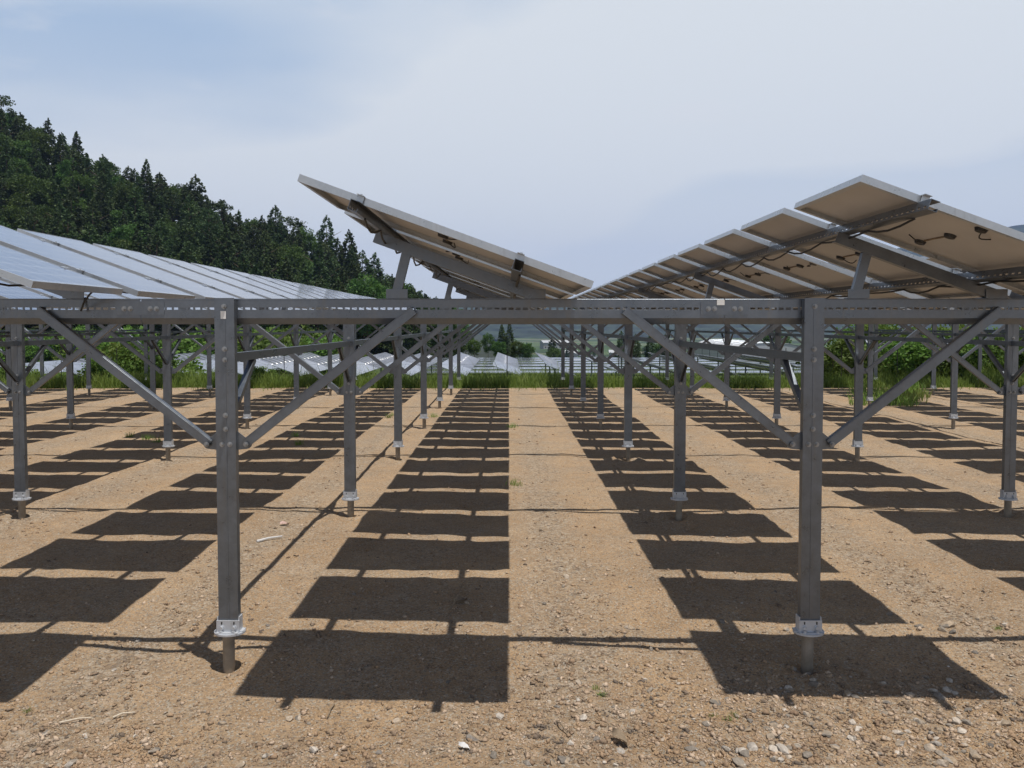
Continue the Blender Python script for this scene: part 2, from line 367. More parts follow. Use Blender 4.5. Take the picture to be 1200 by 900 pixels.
nx, ny = len(xs), len(ys); idx = np.arange(nx * ny).reshape(ny, nx)
F = np.stack([idx[:-1, :-1], idx[:-1, 1:], idx[1:, 1:], idx[1:, :-1]], -1).reshape(-1, 4)
ground = ob('ground', npmesh('ground', np.stack([GX, GY, GZ], -1).reshape(-1, 3), F, 'ground_soil', True))
tag(ground, kind='structure')

# far wooded mountain range across the valley
mu = [-400, 300, 500, 620, 700, 760, 900, 1050, 1190, 1350, 1700]; mv = [330, 345, 353, 354, 350, 347, 325, 292, 264, 258, 290]
rx = np.linspace(-2600, 3400, 240); ry = np.linspace(1500, 3600, 110)
RX, RY = np.meshgrid(rx, ry)
U = 596.5 + RX * FPX / 2500.0
top = (380 - np.interp(U, mu, mv)) * 2500 / FPX + 2.25 + 26
prof = ss(1500, 2450, RY) ** 1.2 * (1 - 0.75 * ss(2500, 3600, RY))
RZ = -26.5 + top * prof + prof * (60 * vnoise(RX, RY, 420, 11) + 26 * vnoise(RX, RY, 150, 12) + 12 * vnoise(RX, RY, 60, 13)) * np.clip(top / 180, 0.4, 1) * (1 - 0.6 * ss(2250, 2500, RY) * (1 - ss(2500, 2750, RY)))
mi = np.arange(240 * 110).reshape(110, 240)
MF = np.stack([mi[:-1, :-1], mi[:-1, 1:], mi[1:, 1:], mi[1:, :-1]], -1).reshape(-1, 4)
tag(ob('mountain', npmesh('mountain', np.stack([RX, RY, RZ], -1).reshape(-1, 3), MF, 'mountain_forest', True)), kind='structure')

# ------------------------------------------------------------------ shared steel sections
BZ0, BZ1 = 2.25, 2.417                           # beam bottom and top
def slotted_plate(mb, L, z0, z1, zs, slot_h, slot_w, pitch, y0, y1):
    mb.box(0, L, y0, y1, zs + slot_h / 2, z1); mb.box(0, L, y0, y1, z0, zs - slot_h / 2)
    n = int(L / pitch); x = 0.0; e = (L - n * pitch) / 2
    prev = 0.0
    for i in range(n):
        a = e + i * pitch + (pitch - slot_w) / 2
        mb.box(prev, a, y0, y1, zs - slot_h / 2, zs + slot_h / 2); prev = a + slot_w
    mb.box(prev, L, y0, y1, zs - slot_h / 2, zs + slot_h / 2)
def beam_mesh(L, slots):
    mb = MB(); h = BZ1 - BZ0; t_ = 0.004
    if slots: slotted_plate(mb, L, 0.04, h, h - 0.066, 0.017, 0.033, 0.0465, 0, t_)
    else: mb.box(0, L, 0, t_, 0.04, h)
    mb.box(0, L, t_, 0.06, h - t_, h)
    mt = Matrix.Translation((0, 0, 0.04)) @ Matrix.Rotation(R(32), 4, 'X')
    mb.box(0, L, 0, t_, -0.047, -0.0005, mt)     # lower lip bent back
    mb.box(0, L, 0.027, 0.06, 0.0, t_)
    mb.box(0, L, -0.0012, 0.007, -0.0012, 0.0, Matrix.Translation((0, -0.0005, h - 0.0045)) @ Matrix.Rotation(R(45), 4, 'X'))
    return mb.mesh('beam', 'galvanised_steel')
SEG = COLD - 0.006
beam_slot, beam_plain = beam_mesh(SEG, True), beam_mesh(SEG, False)
def channel(L, w, d, t_, name, m='galvanised_steel'):
    # C channel along local +x, web facing local -y, width along z
    mb = MB()
    mb.box(0, L, 0, t_, -w / 2, w / 2); mb.box(0, L, t_, d, w / 2 - t_, w / 2); mb.box(0, L, t_, d, -w / 2, -w / 2 + t_)
    mb.box(0, L, d - t_, d, w / 2 - t_ - 0.012, w / 2 - t_); mb.box(0, L, d - t_, d, -w / 2 + t_, -w / 2 + t_ + 0.012)
    mb.box(0, L, -0.0012, 0.0075, -0.0012, 0.0, Matrix.Translation((0, -0.0005, w / 2 - 0.0045)) @ Matrix.Rotation(R(45), 4, 'X'))
    return mb.mesh(name, m)
# post: C channel upright, web towards the open end
mb = MB(); PW, PD, t_ = 0.128, 0.052, 0.005
PZ0 = 0.245
mb.box(-PW/2, PW/2, 0, t_, PZ0, BZ1 + 0.003); mb.box(-PW/2, -PW/2 + t_, t_, PD, PZ0, BZ1 - 0.01); mb.box(PW/2 - t_, PW/2, t_, PD, PZ0, BZ1 - 0.01)
mb.box(-PW/2 + t_, -PW/2 + 0.022, PD - t_, PD, PZ0, BZ0 - 0.02); mb.box(PW/2 - 0.022, PW/2 - t_, PD - t_, PD, PZ0, BZ0 - 0.02)
mb.box(-0.006, 0.006, -0.0025, 0, PZ0 + 0.06, BZ1 - 0.06)
post_me = mb.mesh('post', 'galvanised_steel')
# base collar: oval flange, two slotted angle plates
mb = MB(); n = 28
k = len(mb.v)
for z in (0.222, 0.234): mb.v += [(0.100 * math.cos(2*math.pi*i/n), 0.026 + 0.082 * math.sin(2*math.pi*i/n), z) for i in range(n)]
mb.f += [(i, (i+1) % n, n + (i+1) % n, n + i) for i in range(n)] + [tuple(range(n-1, -1, -1)), tuple(range(n, 2*n))]
mb.box(-0.075, 0.075, -0.012, -0.004, 0.234, 0.315); mb.box(-0.07, 0.07, -0.04, -0.012, 0.234, 0.241)
mb.box(PW/2 + 0.002, PW/2 + 0.009, -0.004, 0.06, 0.234, 0.335); mb.box(PW/2 + 0.009, PW/2 + 0.032, 0.0, 0.06, 0.234, 0.241)
mb.box(-PW/2 - 0.009, -PW/2 - 0.002, -0.004, 0.06, 0.234, 0.335); mb.box(-PW/2 - 0.032, -PW/2 - 0.009, 0.0, 0.06, 0.234, 0.241)
for sx in (-0.04, 0.04):
    mb.cyl((sx, -0.012, 0.266), (sx, -0.027, 0.266), 0.013, 6); mb.cyl((sx, -0.012, 0.266), (sx, -0.016, 0.266), 0.019, 12)
    mb.cyl((sx, -0.026, 0.241), (sx, -0.026, 0.252), 0.012, 6)
collar_me = mb.mesh('base_collar', 'zinc_plate')
mb = MB()
mb.box(-0.004, 0.004, -0.0135, -0.011, 0.288, 0.306)
slot_me = mb.mesh('adjusting_slot', 'black_plastic')
mb = MB(); mb.cyl((0, 0.026, -0.4), (0, 0.026, 0.222), 0.038, 18)
pile_me = mb.mesh('ground_screw', 'pile_steel', False)
GZc = 1.47
mb = MB(); gp = []
for i in range(7): a = R(90 + 30 * i); gp.append((-0.125 + 0.034 * math.cos(a), GZc + 0.0 + 0.034 * math.sin(a)))
# left half then mirrored: rounded ear plates
prof = gp + [(-0.06, GZc - 0.04), (-0.06, GZc + 0.085)]
mb.prism(prof, 0.030, 0.036); gusset_l = mb.mesh('gusset_plate', 'galvanised_steel')
mb = MB(); mb.prism([(-x, z) for x, z in prof][::-1], 0.030, 0.036); gusset_r = mb.mesh('gusset_plate', 'galvanised_steel')
mb = MB(); mb.cyl((0, 0, 0), (0, -0.012, 0), 0.0125, 6); mb.cyl((0, 0, 0), (0, -0.003, 0), 0.017, 14); mb.cyl((0, -0.012, 0), (0, -0.02, 0), 0.008, 8)
bolt_me = mb.mesh('bolt', 'bolt_steel')
# diagonal brace in the row plane
bx0, bz0, bx1, bz1 = 0.115, GZc + 0.0, 1.22, BZ0 + 0.092
BL = math.hypot(bx1 - bx0, bz1 - bz0); BA = math.atan2(bz1 - bz0, bx1 - bx0)
brace_me = channel(BL, 0.058, 0.040, 0.0035, 'diagonal_brace')
# tie running away to the next row, and its two knee braces
TZ = 2.03
def along_y(L, w, h, name):
    mb = MB(); t_ = 0.0035
    mb.box(-w/2, w/2, 0, L, h/2 - t_, h/2); mb.box(-w/2, -w/2 + t_, 0, L, -h/2, h/2 - t_); mb.box(w/2 - t_, w/2, 0, L, -h/2, h/2 - t_)
    mb.box(-w/2 + t_, -w/2 + 0.013, 0, L, -h/2, -h/2 + t_); mb.box(w/2 - 0.013, w/2 - t_, 0, L, -h/2, -h/2 + t_)
    return mb.mesh(name, 'galvanised_steel')
tie_me = along_y(ROWD - 0.062, 0.044, 0.058, 'tie_rail')
KL = math.hypot(0.50, 0.40); KA = math.atan2(0.40, 0.50)
knee_me = along_y(KL, 0.040, 0.040, 'knee_brace')
mb = MB(); mb.box(-0.05, 0.05, 0, 0.006, -0.06, 0.06)
splice_me = MB()
splice_me.box(0.05, 0.36, -0.0035, 0, 0.062, 0.149); splice_me = splice_me.mesh('splice_plate', 'galvanised_steel')
mb = MB(); mb.box(-0.017, 0.017, -0.0015, 0, -0.025, 0.025); sticker_me = mb.mesh('sticker', 'label_white')

def in_view_x(y): return y * 600 / FPX + 3.0
ordn = ['first', 'second', 'third', 'fourth', 'fifth', 'sixth', 'seventh', 'eighth', 'ninth', 'tenth']
for n_ in range(NROW):
    Y = ROW0 + ROWD * n_
    e = ob('post_and_beam_row', None, loc=(0, Y, 0))
    if n_ == 0: lab = 'foremost grey steel post row with long slotted beam at the stony open end'
    elif n_ == NROW - 1: lab = 'last grey steel post row, its feet in the tall grass verge'
    else: lab = f'{ordn[n_]} grey steel post row counted from the stony open end'
    tag(e, lab, 'support frame', 'steel post rows under the solar panels')
    lim = in_view_x(Y)
    for j in range(-6, 7):
        x = COL0 + COLD * j
        if abs(x) > lim + 0.6: continue
        jx = random.uniform(-0.012, 0.012)
        p = ob('post', post_me, e, (x, -0.06, 0))
        POSTS.append((x, Y))
        ob('base_collar', collar_me, p); ob('ground_screw', pile_me, p, (jx, 0, 0)); ob('gusset_plate', gusset_l, p); ob('gusset_plate', gusset_r, p)
        if n_ < 2:
            for sx in (-0.04, 0.04): ob('adjusting_slot', slot_me, p, (sx, 0, 0))
            for bxx, bz in ((0, 2.09), (0, 2.02), (0, 1.66), (0, 1.57), (-0.025, GZc), (0.025, GZc), (0, 2.365)): ob('bolt', bolt_me, p, (bxx, -0.0001 if bxx else -0.0026, bz))
            for bxx in (-0.128, 0.128): ob('bolt', bolt_me, p, (bxx, 0.0032, GZc))
            if j == 0 and n_ == 0 or (n_ == 1 and j == -1): ob('sticker', sticker_me, p, (-0.005, -0.0028, 2.31))
        for s in (-1, 1):
            if s > 0: ob('diagonal_brace', brace_me, e, (x + bx0, -0.044, bz0), (0, -BA, 0))
            else: ob('diagonal_brace', brace_me, e, (x - bx1, -0.044, bz1), (0, BA, 0))
        if n_ < NROW - 1:
            ob('tie_rail', tie_me, e, (x, 0.0, TZ))
            ob('knee_brace', knee_me, e, (x, 0.0, TZ - 0.43), (KA, 0, 0))
        if n_ > 0: ob('knee_brace', knee_me, e, (x, -0.56, TZ - 0.03), (-KA, 0, 0))
    for j in range(-7, 8):
        x = -2.40 - COLD + COLD * (j + 0) + 0.0
        if x + SEG < -lim - 1.5 or x > lim + 1.5: continue
        bmo = ob('beam', beam_slot if n_ < 3 else beam_plain, e, (x, 0.0, BZ0))
        if n_ < 2:
            ob('splice_plate', splice_me, bmo, (SEG - 0.20, 0, 0)) if False else ob('splice_plate', splice_me, bmo, (-0.21, -0.0002, 0))
            for bxx in (-0.11, -0.07, 0.06, 0.10): ob('bolt', bolt_me, bmo, (bxx, -0.004, 0.101))
            if n_ == 0 and abs(x - 1.44) < 0.1:
                st = ob('sticker', sticker_me, bmo, (-0.03, -0.0055, 0.142), (0, R(90), 0))

# ------------------------------------------------------------------ panel strips
TILT = 19.9; PL, PWD, PITCHP, PY0, NP = 1.675, 0.99, 1.207, 4.25, 21
SX, SZ, SD = -0.331, 2.767, 3.01                 # strip centre line
cT, sT = math.cos(R(TILT)), math.sin(R(TILT))
def sp_pt(k, lx, lz):                            # a point of strip k: lx down the slope, lz along the normal
    return (SX + SD * k + lx * cT + lz * sT, SZ - lx * sT + lz * cT)
mb = MB(); h, w, wd = 0.040, 0.011, 0.032
for sy in (0, PWD - w): mb.box(-PL/2, PL/2, sy, sy + w, -h, 0)
for sx in (-PL/2, PL/2 - w): mb.box(sx, sx + w, w, PWD - w, -h, 0)
mb.box(-PL/2 + w, PL/2 - w, w, wd, -h, -h + 0.003); mb.box(-PL/2 + w, PL/2 - w, PWD - wd, PWD - w, -h, -h + 0.003)
mb.box(-PL/2 + w, -PL/2 + wd, wd, PWD - wd, -h, -h + 0.003); mb.box(PL/2 - wd, PL/2 - w, wd, PWD - wd, -h, -h + 0.003)
frame_me = mb.mesh('frame', 'aluminium')
mb = MB(); mb.box(-PL/2 + w, PL/2 - w, w, PWD - w, -0.0045, -0.0015); glass_me = mb.mesh('glass', 'panel_glass')
mb = MB(); mb.box(-PL/2 + w, PL/2 - w, w, PWD - w, -0.008, -0.0048); back_me = mb.mesh('backsheet', 'backsheet')
mb = MB(); mb.cyl((0, 0, -0.008), (0, 0, -0.026), 0.036, 14, 0.030); jbox_me = mb.mesh('junction_box', 'black_plastic')
mb = MB(); mb.box(-0.006, 0.006, -0.13, 0.13, -0.014, -0.008); tape_me = mb.mesh('cable_strap', 'dead_wood')
mb = MB()
pts = [(0, 0, -0.018)] + [(0.02 + 0.13 * q, 0.035 * math.sin(q * 3), -0.018 - 0.02 * math.sin(q * math.pi)) for q in np.linspace(0.1, 1, 6)]
mb.tube(pts, 0.004); cable_me = mb.mesh('cable', 'black_plastic')
mb = MB(); mb.box(-0.02, 0.02, -0.016, 0.016, -0.042, -0.036); mb.box(-0.02, 0.02, -0.002, 0.002, -0.036, 0.0); mb.box(-0.02, 0.02, -0.027, 0.027, 0.0004, 0.0035); mb.cyl((0, 0, 0.0035), (0, 0, 0.010), 0.007, 6); clamp_me = mb.mesh('clamp', 'aluminium')
# far, small panel: frame and glass in one plain slab with a lip
mb = MB(); mb.box(-PL/2, PL/2, 0, PWD, -0.035, 0); slab_me = mb.mesh('solar_panel', 'aluminium')
mb = MB(); mb.box(-PL/2 + 0.014, PL/2 - 0.014, 0.014, PWD - 0.014, 0.0, 0.002); slabg_me = mb.mesh('glass', 'sky_sheen_glass')

def strip_phrase(k):
    if k == 0: return 'the strip between the two foremost posts'
    side = 'wooded hill' if k < 0 else 'shrub bank'
    nm = {1: 'next strip', 2: 'second strip', 3: 'third strip', 4: 'fourth strip', 5: 'fifth strip', 6: 'sixth strip'}[abs(k)]
    return f'the {nm} towards the {side}'
npan = 0
ORD = ordn + ['eleventh', 'twelfth', 'thirteenth', 'fourteenth', 'fifteenth', 'sixteenth', 'seventeenth', 'eighteenth', 'nineteenth', 'twentieth', 'twenty-first']
RL = NP * PITCHP + 0.05
mbr = MB()
slotted_plate(mbr, RL, -0.029, 0.029, -0.012, 0.012, 0.030, 0.060, 0, 0.003)
mbr.box(0, RL, 0.003, 0.052, 0.026, 0.029); mbr.box(0, RL, 0.003, 0.052, -0.029, -0.026); mbr.box(0, RL, 0.049, 0.052, -0.026, -0.010)
# turn so the channel runs along +y
rail_v = [(y - 0.02, x, z) for x, y, z in mbr.v]; mbr.v = rail_v; mbr.f = [f[::-1] for f in mbr.f]
rail_me = mbr.mesh('rail', 'galvanised_steel')
mb = MB(); mb.box(-0.53, 0.57, 0, 0.004, -0.172, -0.099); mb.box(-0.53, 0.57, 0.004, 0.05, -0.103, -0.099); mb.box(-0.53, 0.57, 0.004, 0.05, -0.172, -0.168)
rafter_me = mb.mesh('rafter', 'galvanised_steel')
def strut_mesh():
    mb = MB(); a = Vector((-0.41, 0, BZ1 + 0.02)); bb = Vector((-0.335, 0, 2.735)); d = (bb - a); L = d.length
    mt = Matrix.Translation(a) @ Matrix.Rotation(math.atan2(d.x, d.z), 4, 'Y')
    mb.box(-0.03, 0.03, 0.006, 0.010, 0, L, mt); mb.box(-0.03, -0.026, 0.010, 0.045, 0, L, mt); mb.box(0.026, 0.03, 0.010, 0.045, 0, L, mt)
    return mb.mesh('strut', 'galvanised_steel')
strut_me = strut_mesh()
mb = MB(); mb.box(-0.07, 0.07, -0.006, -0.001, BZ1 + 0.002, BZ1 + 0.062); mb.box(-0.07, 0.07, -0.001, 0.055, BZ1 + 0.002, BZ1 + 0.006); foot_me = mb.mesh('foot_bracket', 'galvanised_steel')
for k in range(-6, 7):
    x0 = SX + SD * k
    edge_ = abs(x0) - 1.4
    y_min = max(0.0, edge_ * FPX / 600.0 - 3.0)
    y_start = PY0
    ifirst = max(0, int((y_min - PY0) / PITCHP)) if y_min > PY0 else 0
    # the racking of this strip
    rk = ob('panel_rack', None, loc=(x0, 0, 0))
    tag(rk, 'tilted rails and rafters carrying ' + strip_phrase(k), 'panel rack', 'panel racks on the beams')
    for lx in (-0.486, 0.42):
        px, pz = sp_pt(k, lx, -0.0685)
        ob('rail', rail_me, rk, (px - x0, PY0 - 0.13, pz), (0, R(TILT), 0))
    for n_ in range(NROW):
        Y = ROW0 + ROWD * n_
        if Y < y_min - 2: continue
        cx, cz = sp_pt(k, 0, 0)
        ob('rafter', rafter_me, rk, (cx - x0, Y + 0.004, cz), (0, R(TILT), 0))
        ob('strut', strut_me, rk, (0, Y + 0.004, 0)); ob('foot_bracket', foot_me, rk, (-0.40, Y, 0)); ob('foot_bracket', foot_me, rk, (0.50, Y, 0))
    if -1 <= k <= 2:
        for lx, off in ((-0.486, 0.035), (0.42, 0.03)):
            mbc = MB(); P = []; rc = random.Random(k * 7 + int(lx * 100)); yy = PY0 + 0.1
            while yy < PY0 + 14:
                sag = rc.uniform(0.01, 0.07); L_ = rc.uniform(0.5, 0.75)
                for q in (0, .25, .5, .75):
                    px, pz = sp_pt(k, lx + off, -0.10 - sag * math.sin(q * math.pi)); P.append((px - x0, yy + q * L_, pz))
                yy += L_
            mbc.tube(P, 0.007, 5); ob('cable', mbc.mesh('cable', 'black_plastic'), rk)
    for i in range(ifirst, NP):
        y = PY0 + i * PITCHP
        cx, cz = sp_pt(k, 0, 0)
        o = ob('solar_module', None, loc=(cx, y, cz), rot=(random.uniform(-.0015, .0015), R(TILT) + random.uniform(-.003, .003), random.uniform(-.0015, .0015)))
        npan += 1
        if i == 0: lab = 'end solar panel at the stony end of ' + strip_phrase(k)
        else: lab = f'{ORD[i]} solar panel from the stony end of ' + strip_phrase(k)
        tag(o, lab, 'solar panel', 'solar panels of ' + strip_phrase(k))
        ob('frame', frame_me, o); ob('glass', glass_me, o); ob('backsheet', back_me, o)
        if k >= 0 and i < 12:
            for q, (jx, jy) in enumerate(((-0.06, 0.15), (-0.06, 0.46), (-0.06, 0.80))):
                jb = ob('junction_box', jbox_me, o, (jx + 0.0, jy, 0))
                if q != 1: ob('cable', cable_me, jb, rot=(0, 0, random.uniform(-2.6, -0.6) + (3.14 if q == 0 else 0)))
            ob('cable_strap', tape_me, o, (-0.06, 0.62, 0))
        if i < 9 and -2 <= k <= 2:
            for lx in (-0.486, 0.42):
                for cy in (-0.019, PWD + 0.019): ob('clamp', clamp_me, o, (lx, cy, 0))
# hanging cable loop under the near panel of the hillward strip
mb = MB()
px, pz = sp_pt(-1, 0.80, -0.04)
mb.tube([(px, 4.95, pz), (px - 0.05, 5.0, pz - 0.02), (px - 0.13, 5.08, pz - 0.07), (px - 0.17, 5.12, pz - 0.12), (px - 0.16, 5.16, BZ1 + 0.008)], 0.006)
tag(ob('cable_loop', mb.mesh('cable_loop', 'black_plastic')), 'thin black cable hanging from panel edge to the beam top', 'cable')

# ------------------------------------------------------------------ lower terrace: more strips of panels
LZ = -0.27                                       # height of strip centre line
TZL = -3.0
mb = MB(); mb.cyl((0, 0, 0), (0, 0, 2.5), 0.05, 8); lleg_me = mb.mesh('leg', 'galvanised_steel')
mb = MB(); mb.box(-0.02, 0.02, 0, 20.6, -0.095, -0.037); lrail_me = mb.mesh('rail', 'galvanised_steel')
low = []
for k in range(-9, 7):
    cx = -0.9 + PL / 2 * cT + 3.0 * k
    rk = ob('panel_rack', None, loc=(cx, 42.6, 0))
    tag(rk, 'steel rack carrying a panel strip on the lower terrace past the grass', 'panel rack', 'panel racks on the lower terrace')
    for lx in (-0.486, 0.42):
        ob('rail', lrail_me, rk, (lx * cT, 0, LZ - lx * sT - 0.0), (0, R(TILT), 0))
    for yy in (0.8, 7, 13.5, 19.6):
        z0 = float(terrain(cx, 42.6 + yy)) - 0.1
        ob('leg', lleg_me, rk, (0, yy, z0), scale=(1, 1, (LZ - 0.1 - z0) / 2.5))
    for i in range(20):
        low.append((43.0 + i * 1.012, cx))
low.sort(key=lambda a: a[0])
low_vis = [a for a in low if -0.66 * a[0] < a[1] < 0.36 * a[0]]
nl = max(0, 298 - npan)
SV, SF = [], []
for q, (y, x) in enumerate(low_vis):
    if q < nl:
        o = ob('solar_module', slab_me, loc=(x, y, LZ), rot=(0, R(TILT) + random.uniform(-.002, .002), 0))
        tag(o, 'pale glossy solar panel on the lower terrace beyond the grass verge', 'solar panel', 'solar panels on the lower terrace')
        ob('glass', slabg_me, o)
    else:
        n = len(SV); a = PL/2
        for lx, ly, lz in ((-a,0,0),(a,0,0),(a,.98,0),(-a,.98,0),(-a,0,-.035),(a,0,-.035),(a,.98,-.035),(-a,.98,-.035)):
            SV.append((x + lx * cT + lz * sT, y + ly, LZ - lx * sT + lz * cT))
        SF += [tuple(n + i for i in f) for f in ((0,1,2,3),(4,7,6,5),(0,4,5,1),(1,5,6,2),(2,6,7,3),(3,7,4,0))]
if SV:
    o = ob('far_solar_panels', npmesh('far_solar_panels', np.array(SV), np.array(SF), 'sky_sheen_glass'))
    tag(o, 'far end of the panel strips on the lower terrace', 'solar panels', kind='stuff')
# long cross rows of tables behind them
for i in range(6):
    y = 69 + 5.6 * i
    x0, x1 = -9, 33
    o = ob('solar_table_row', None, loc=((x0 + x1) / 2, y, -1.98), rot=(R(0.6), 0, 0))
    tag(o, f'{ordn[i]} long low cross row of panels behind the lower terrace strips', 'solar array', 'cross rows of panels behind the lower terrace')
    mb = MB(); mb.box(-21, 21, 0, 2.5, -0.05, 0); ob('table_frame', mb.mesh('table_frame', 'aluminium'), o)
    mb = MB()
    for q in range(40): mb.box(-20.98 + q * 1.05, -20.98 + q * 1.05 + 1.02, 0.02, 2.48, 0.0005, 0.006)
    ob('glass', mb.mesh('glass', 'far_glass'), o)
    for q in range(8):
        mb = MB(); mb.box(-20 + q * 5.7 - 0.05, -20 + q * 5.7 + 0.05, 0.9, 1.0, -2.2, -0.05); ob('leg', mb.mesh('leg', 'galvanised_steel'), o)

# ------------------------------------------------------------------ vegetation
def leaf_cards(C, size, aspect, normal_bias, rng, droop=0.0, out=None):
    """one quad per row of C; out gives an outward direction to lean along"""
    n = len(C)
    d = rng.normal(size=(n, 3)); d[:, 2] *= 0.6
    if out is not None: d = d * 0.6 + out * 1.0
    d[:, 2] -= droop; d /= np.linalg.norm(d, axis=1)[:, None]
    u = rng.normal(size=(n, 3)); u[:, 2] *= (1 - normal_bias); u -= d * (u * d).sum(1)[:, None]; u /= np.linalg.norm(u, axis=1)[:, None]
    s = size * rng.uniform(0.6, 1.4, n)[:, None]
    a = C - d * s * 0.5; q = C + d * s * 0.5; m_ = C + d * s * 0.05
    V = np.stack([a, m_ + u * s * aspect * 0.5, q, m_ - u * s * aspect * 0.5], 1).reshape(-1, 3)
    return V, np.arange(4 * n).reshape(-1, 4)
def conifer(seed, H, Rb, dens=1.0, base=0.12, power=0.85, leaf=0.34):
    rng = np.random.default_rng(seed); C = []; O = []
    nb = int(150 * dens)
    for b_ in range(nb):
        t_ = 1 - (1 - (b_ + rng.random()) / nb) ** 0.75
        z = H * (base + (1 - base) * t_); r = Rb * (1 - t_) ** power * rng.uniform(0.65, 1.15) + 0.12
        a = rng.uniform(0, 2 * math.pi); n = int(9 + 26 * (r / Rb))
        f = np.sqrt(rng.random(n)) ; rr = r * (0.25 + 0.75 * f)
        da = rng.normal(0, 0.20, n) * (0.5 + 0.6 / (0.4 + r))
        pts = np.stack([rr * np.cos(a + da), rr * np.sin(a + da), z - 0.22 * rr + rng.normal(0, 0.12, n) + 0.10 * (rr / max(r, .1)) ** 2], 1)
        C.append(pts); o = np.stack([np.cos(a + da), np.sin(a + da), np.full(n, -0.15)], 1); O.append(o)
    n = 24; C.append(np.stack([rng.normal(0, .07, n), rng.normal(0, .07, n), H * rng.uniform(0.93, 1.03, n)], 1)); O.append(np.tile([0, 0, 1.2], (n, 1)))
    return leaf_cards(np.concatenate(C), leaf, 0.55, 0.3, rng, 0.1, np.concatenate(O))
def broad(seed, H, Rb, nclump=60, per=46, leaf=0.27, low=0.25, flat=1.0):
    rng = np.random.default_rng(seed); C = []; O = []
    cs = rng.normal(size=(nclump, 3)); cs /= np.linalg.norm(cs, axis=1)[:, None]
    rad = rng.uniform(0.45, 1.0, nclump) ** 0.6
    cen = np.array([0, 0, H * (1 + low) / 2]); ext = np.array([Rb, Rb, H * (1 - low) / 2 * flat])
    for c_, r_ in zip(cs, rad):
        p = cen + c_ * r_ * ext * 0.85; cr = Rb * rng.uniform(0.2, 0.36)
        q = rng.normal(size=(per, 3)); q /= np.linalg.norm(q, axis=1)[:, None]
        q = q * (rng.random(per) ** 0.4)[:, None]
        C.append(p + q * np.array([cr, cr, cr * 0.7])); O.append(q * 0.6 + c_ * 0.3)
    return leaf_cards(np.concatenate(C), leaf, 0.7, 0.2, rng, 0.05, np.concatenate(O))
def trunk_mesh(H, r, seed, limbs=5):
    rng = random.Random(seed); mb = MB()
    p = Vector((0, 0, -0.6)); n = 5; rr = r
    for i in range(n):
        q = Vector((rng.uniform(-.06, .06) * H * .15, rng.uniform(-.06, .06) * H * .15, H * 0.9 * (i + 1) / n))
        mb.cyl(p, q, rr, 8, rr * 0.74, False); p = q; rr *= 0.74
    for i in range(limbs):
        a = rng.uniform(0, 6.28); z = H * rng.uniform(0.35, 0.75); l = H * rng.uniform(.12, .22)
        mb.cyl((0, 0, z), (l * math.cos(a), l * math.sin(a), z + l * 0.6), r * 0.35, 6, r * 0.1, False)
    return mb.mesh('trunk', 'bark', True)
CON = []
for s, (H, Rb, pw) in enumerate([(12.0, 2.7, 0.62), (13.5, 2.5, 0.70), (11.0, 3.0, 0.50), (12.5, 2.4, 0.66), (13.0, 2.9, 0.55), (11.0, 2.9, 0.45)]):
    V, F = conifer(100 + s, H, Rb, 1.8, 0.12, pw, 0.36)
    CON.append((npmesh('crown', V, F, 'conifer_leaves'), trunk_mesh(H, 0.19, s), H))
BRO = []
for s, (H, Rb) in enumerate([(10.5, 3.2), (9.5, 2.9), (11.5, 3.0), (8.5, 3.1)]):
    V, F = broad(200 + s, H, Rb, 95, 52, 0.31)
    BRO.append((npmesh('crown', V, F, 'broad_leaves'), trunk_mesh(H * 0.8, 0.15, 20 + s, 8), H))
PIN = []
for s, (H, Rb) in enumerate([(12.5, 2.4), (11.5, 2.6)]):
    V, F = broad(300 + s, H, Rb, 44, 52, 0.29, 0.4, 1.0)
    PIN.append((npmesh('crown', V, F, 'conifer_leaves'), trunk_mesh(H, 0.16, 40 + s, 10), H))
def tree(kind, x, y, sc, label, group, name, z=None):
    cr, tr, H = kind
    z = float(terrain(x, y)) if z is None else z
    e = ob(name, None, loc=(x, y, z), rot=(0, 0, random.uniform(0, 6.28)), scale=(sc * random.uniform(.9, 1.12), sc * random.uniform(.9, 1.12), sc))
    tag(e, label, 'tree', group)
    ob('trunk', tr, e); ob('crown', cr, e)
    return e
SU = [-80, 0, 20, 60, 100, 130, 180, 230, 270, 300, 330, 365, 400, 430, 450, 475, 490, 515]
SV_ = [70, 124, 138, 152, 180, 190, 202, 222, 246, 256, 258, 268, 282, 300, 318, 332, 346, 352]
GH = 'trees of the hillside forest'
placed = []
def try_place(x, y, dmin):
    for a, b_ in placed:
        if (a - x) ** 2 + (b_ - y) ** 2 < dmin * dmin: return False
    placed.append((x, y)); return True
cnt = 0
for it in range(20000):
    if cnt >= 282: break
    y = random.uniform(108, 182); u = random.uniform(-70, 530)
    x = (u - 596.5) * y / FPX
    if x > -10.0 or not try_place(x, y, 4.1 if y > 125 else 3.4): continue
    z = float(terrain(x, y)); lim = 2.25 + (380 - np.interp(u, SU, SV_)) * y / FPX + 0.4
    r = random.random()
    if r < 0.72: kd = random.choice(CON); lab, nm = 'dark conical cedar in the hillside forest', 'cedar_tree'
    elif r < 0.94: kd = random.choice(BRO); lab, nm = 'rounded mid-green broadleaf tree among the hillside cedars', 'broadleaf_tree'
    else: kd = random.choice(PIN); lab, nm = 'loose-crowned pine tree standing among the hillside cedars', 'pine_tree'
    sc = random.uniform(0.8, 1.15)
    maxh = lim - z
    if maxh < 4: continue
    if y > 166: sc = min(1.5, maxh / kd[2] * random.uniform(0.86, 1.03))
    elif sc * kd[2] > maxh * 0.97: sc = maxh / kd[2] * random.uniform(0.8, 0.97)
    tree(kd, x, y, sc, lab, GH, nm, z); cnt += 1
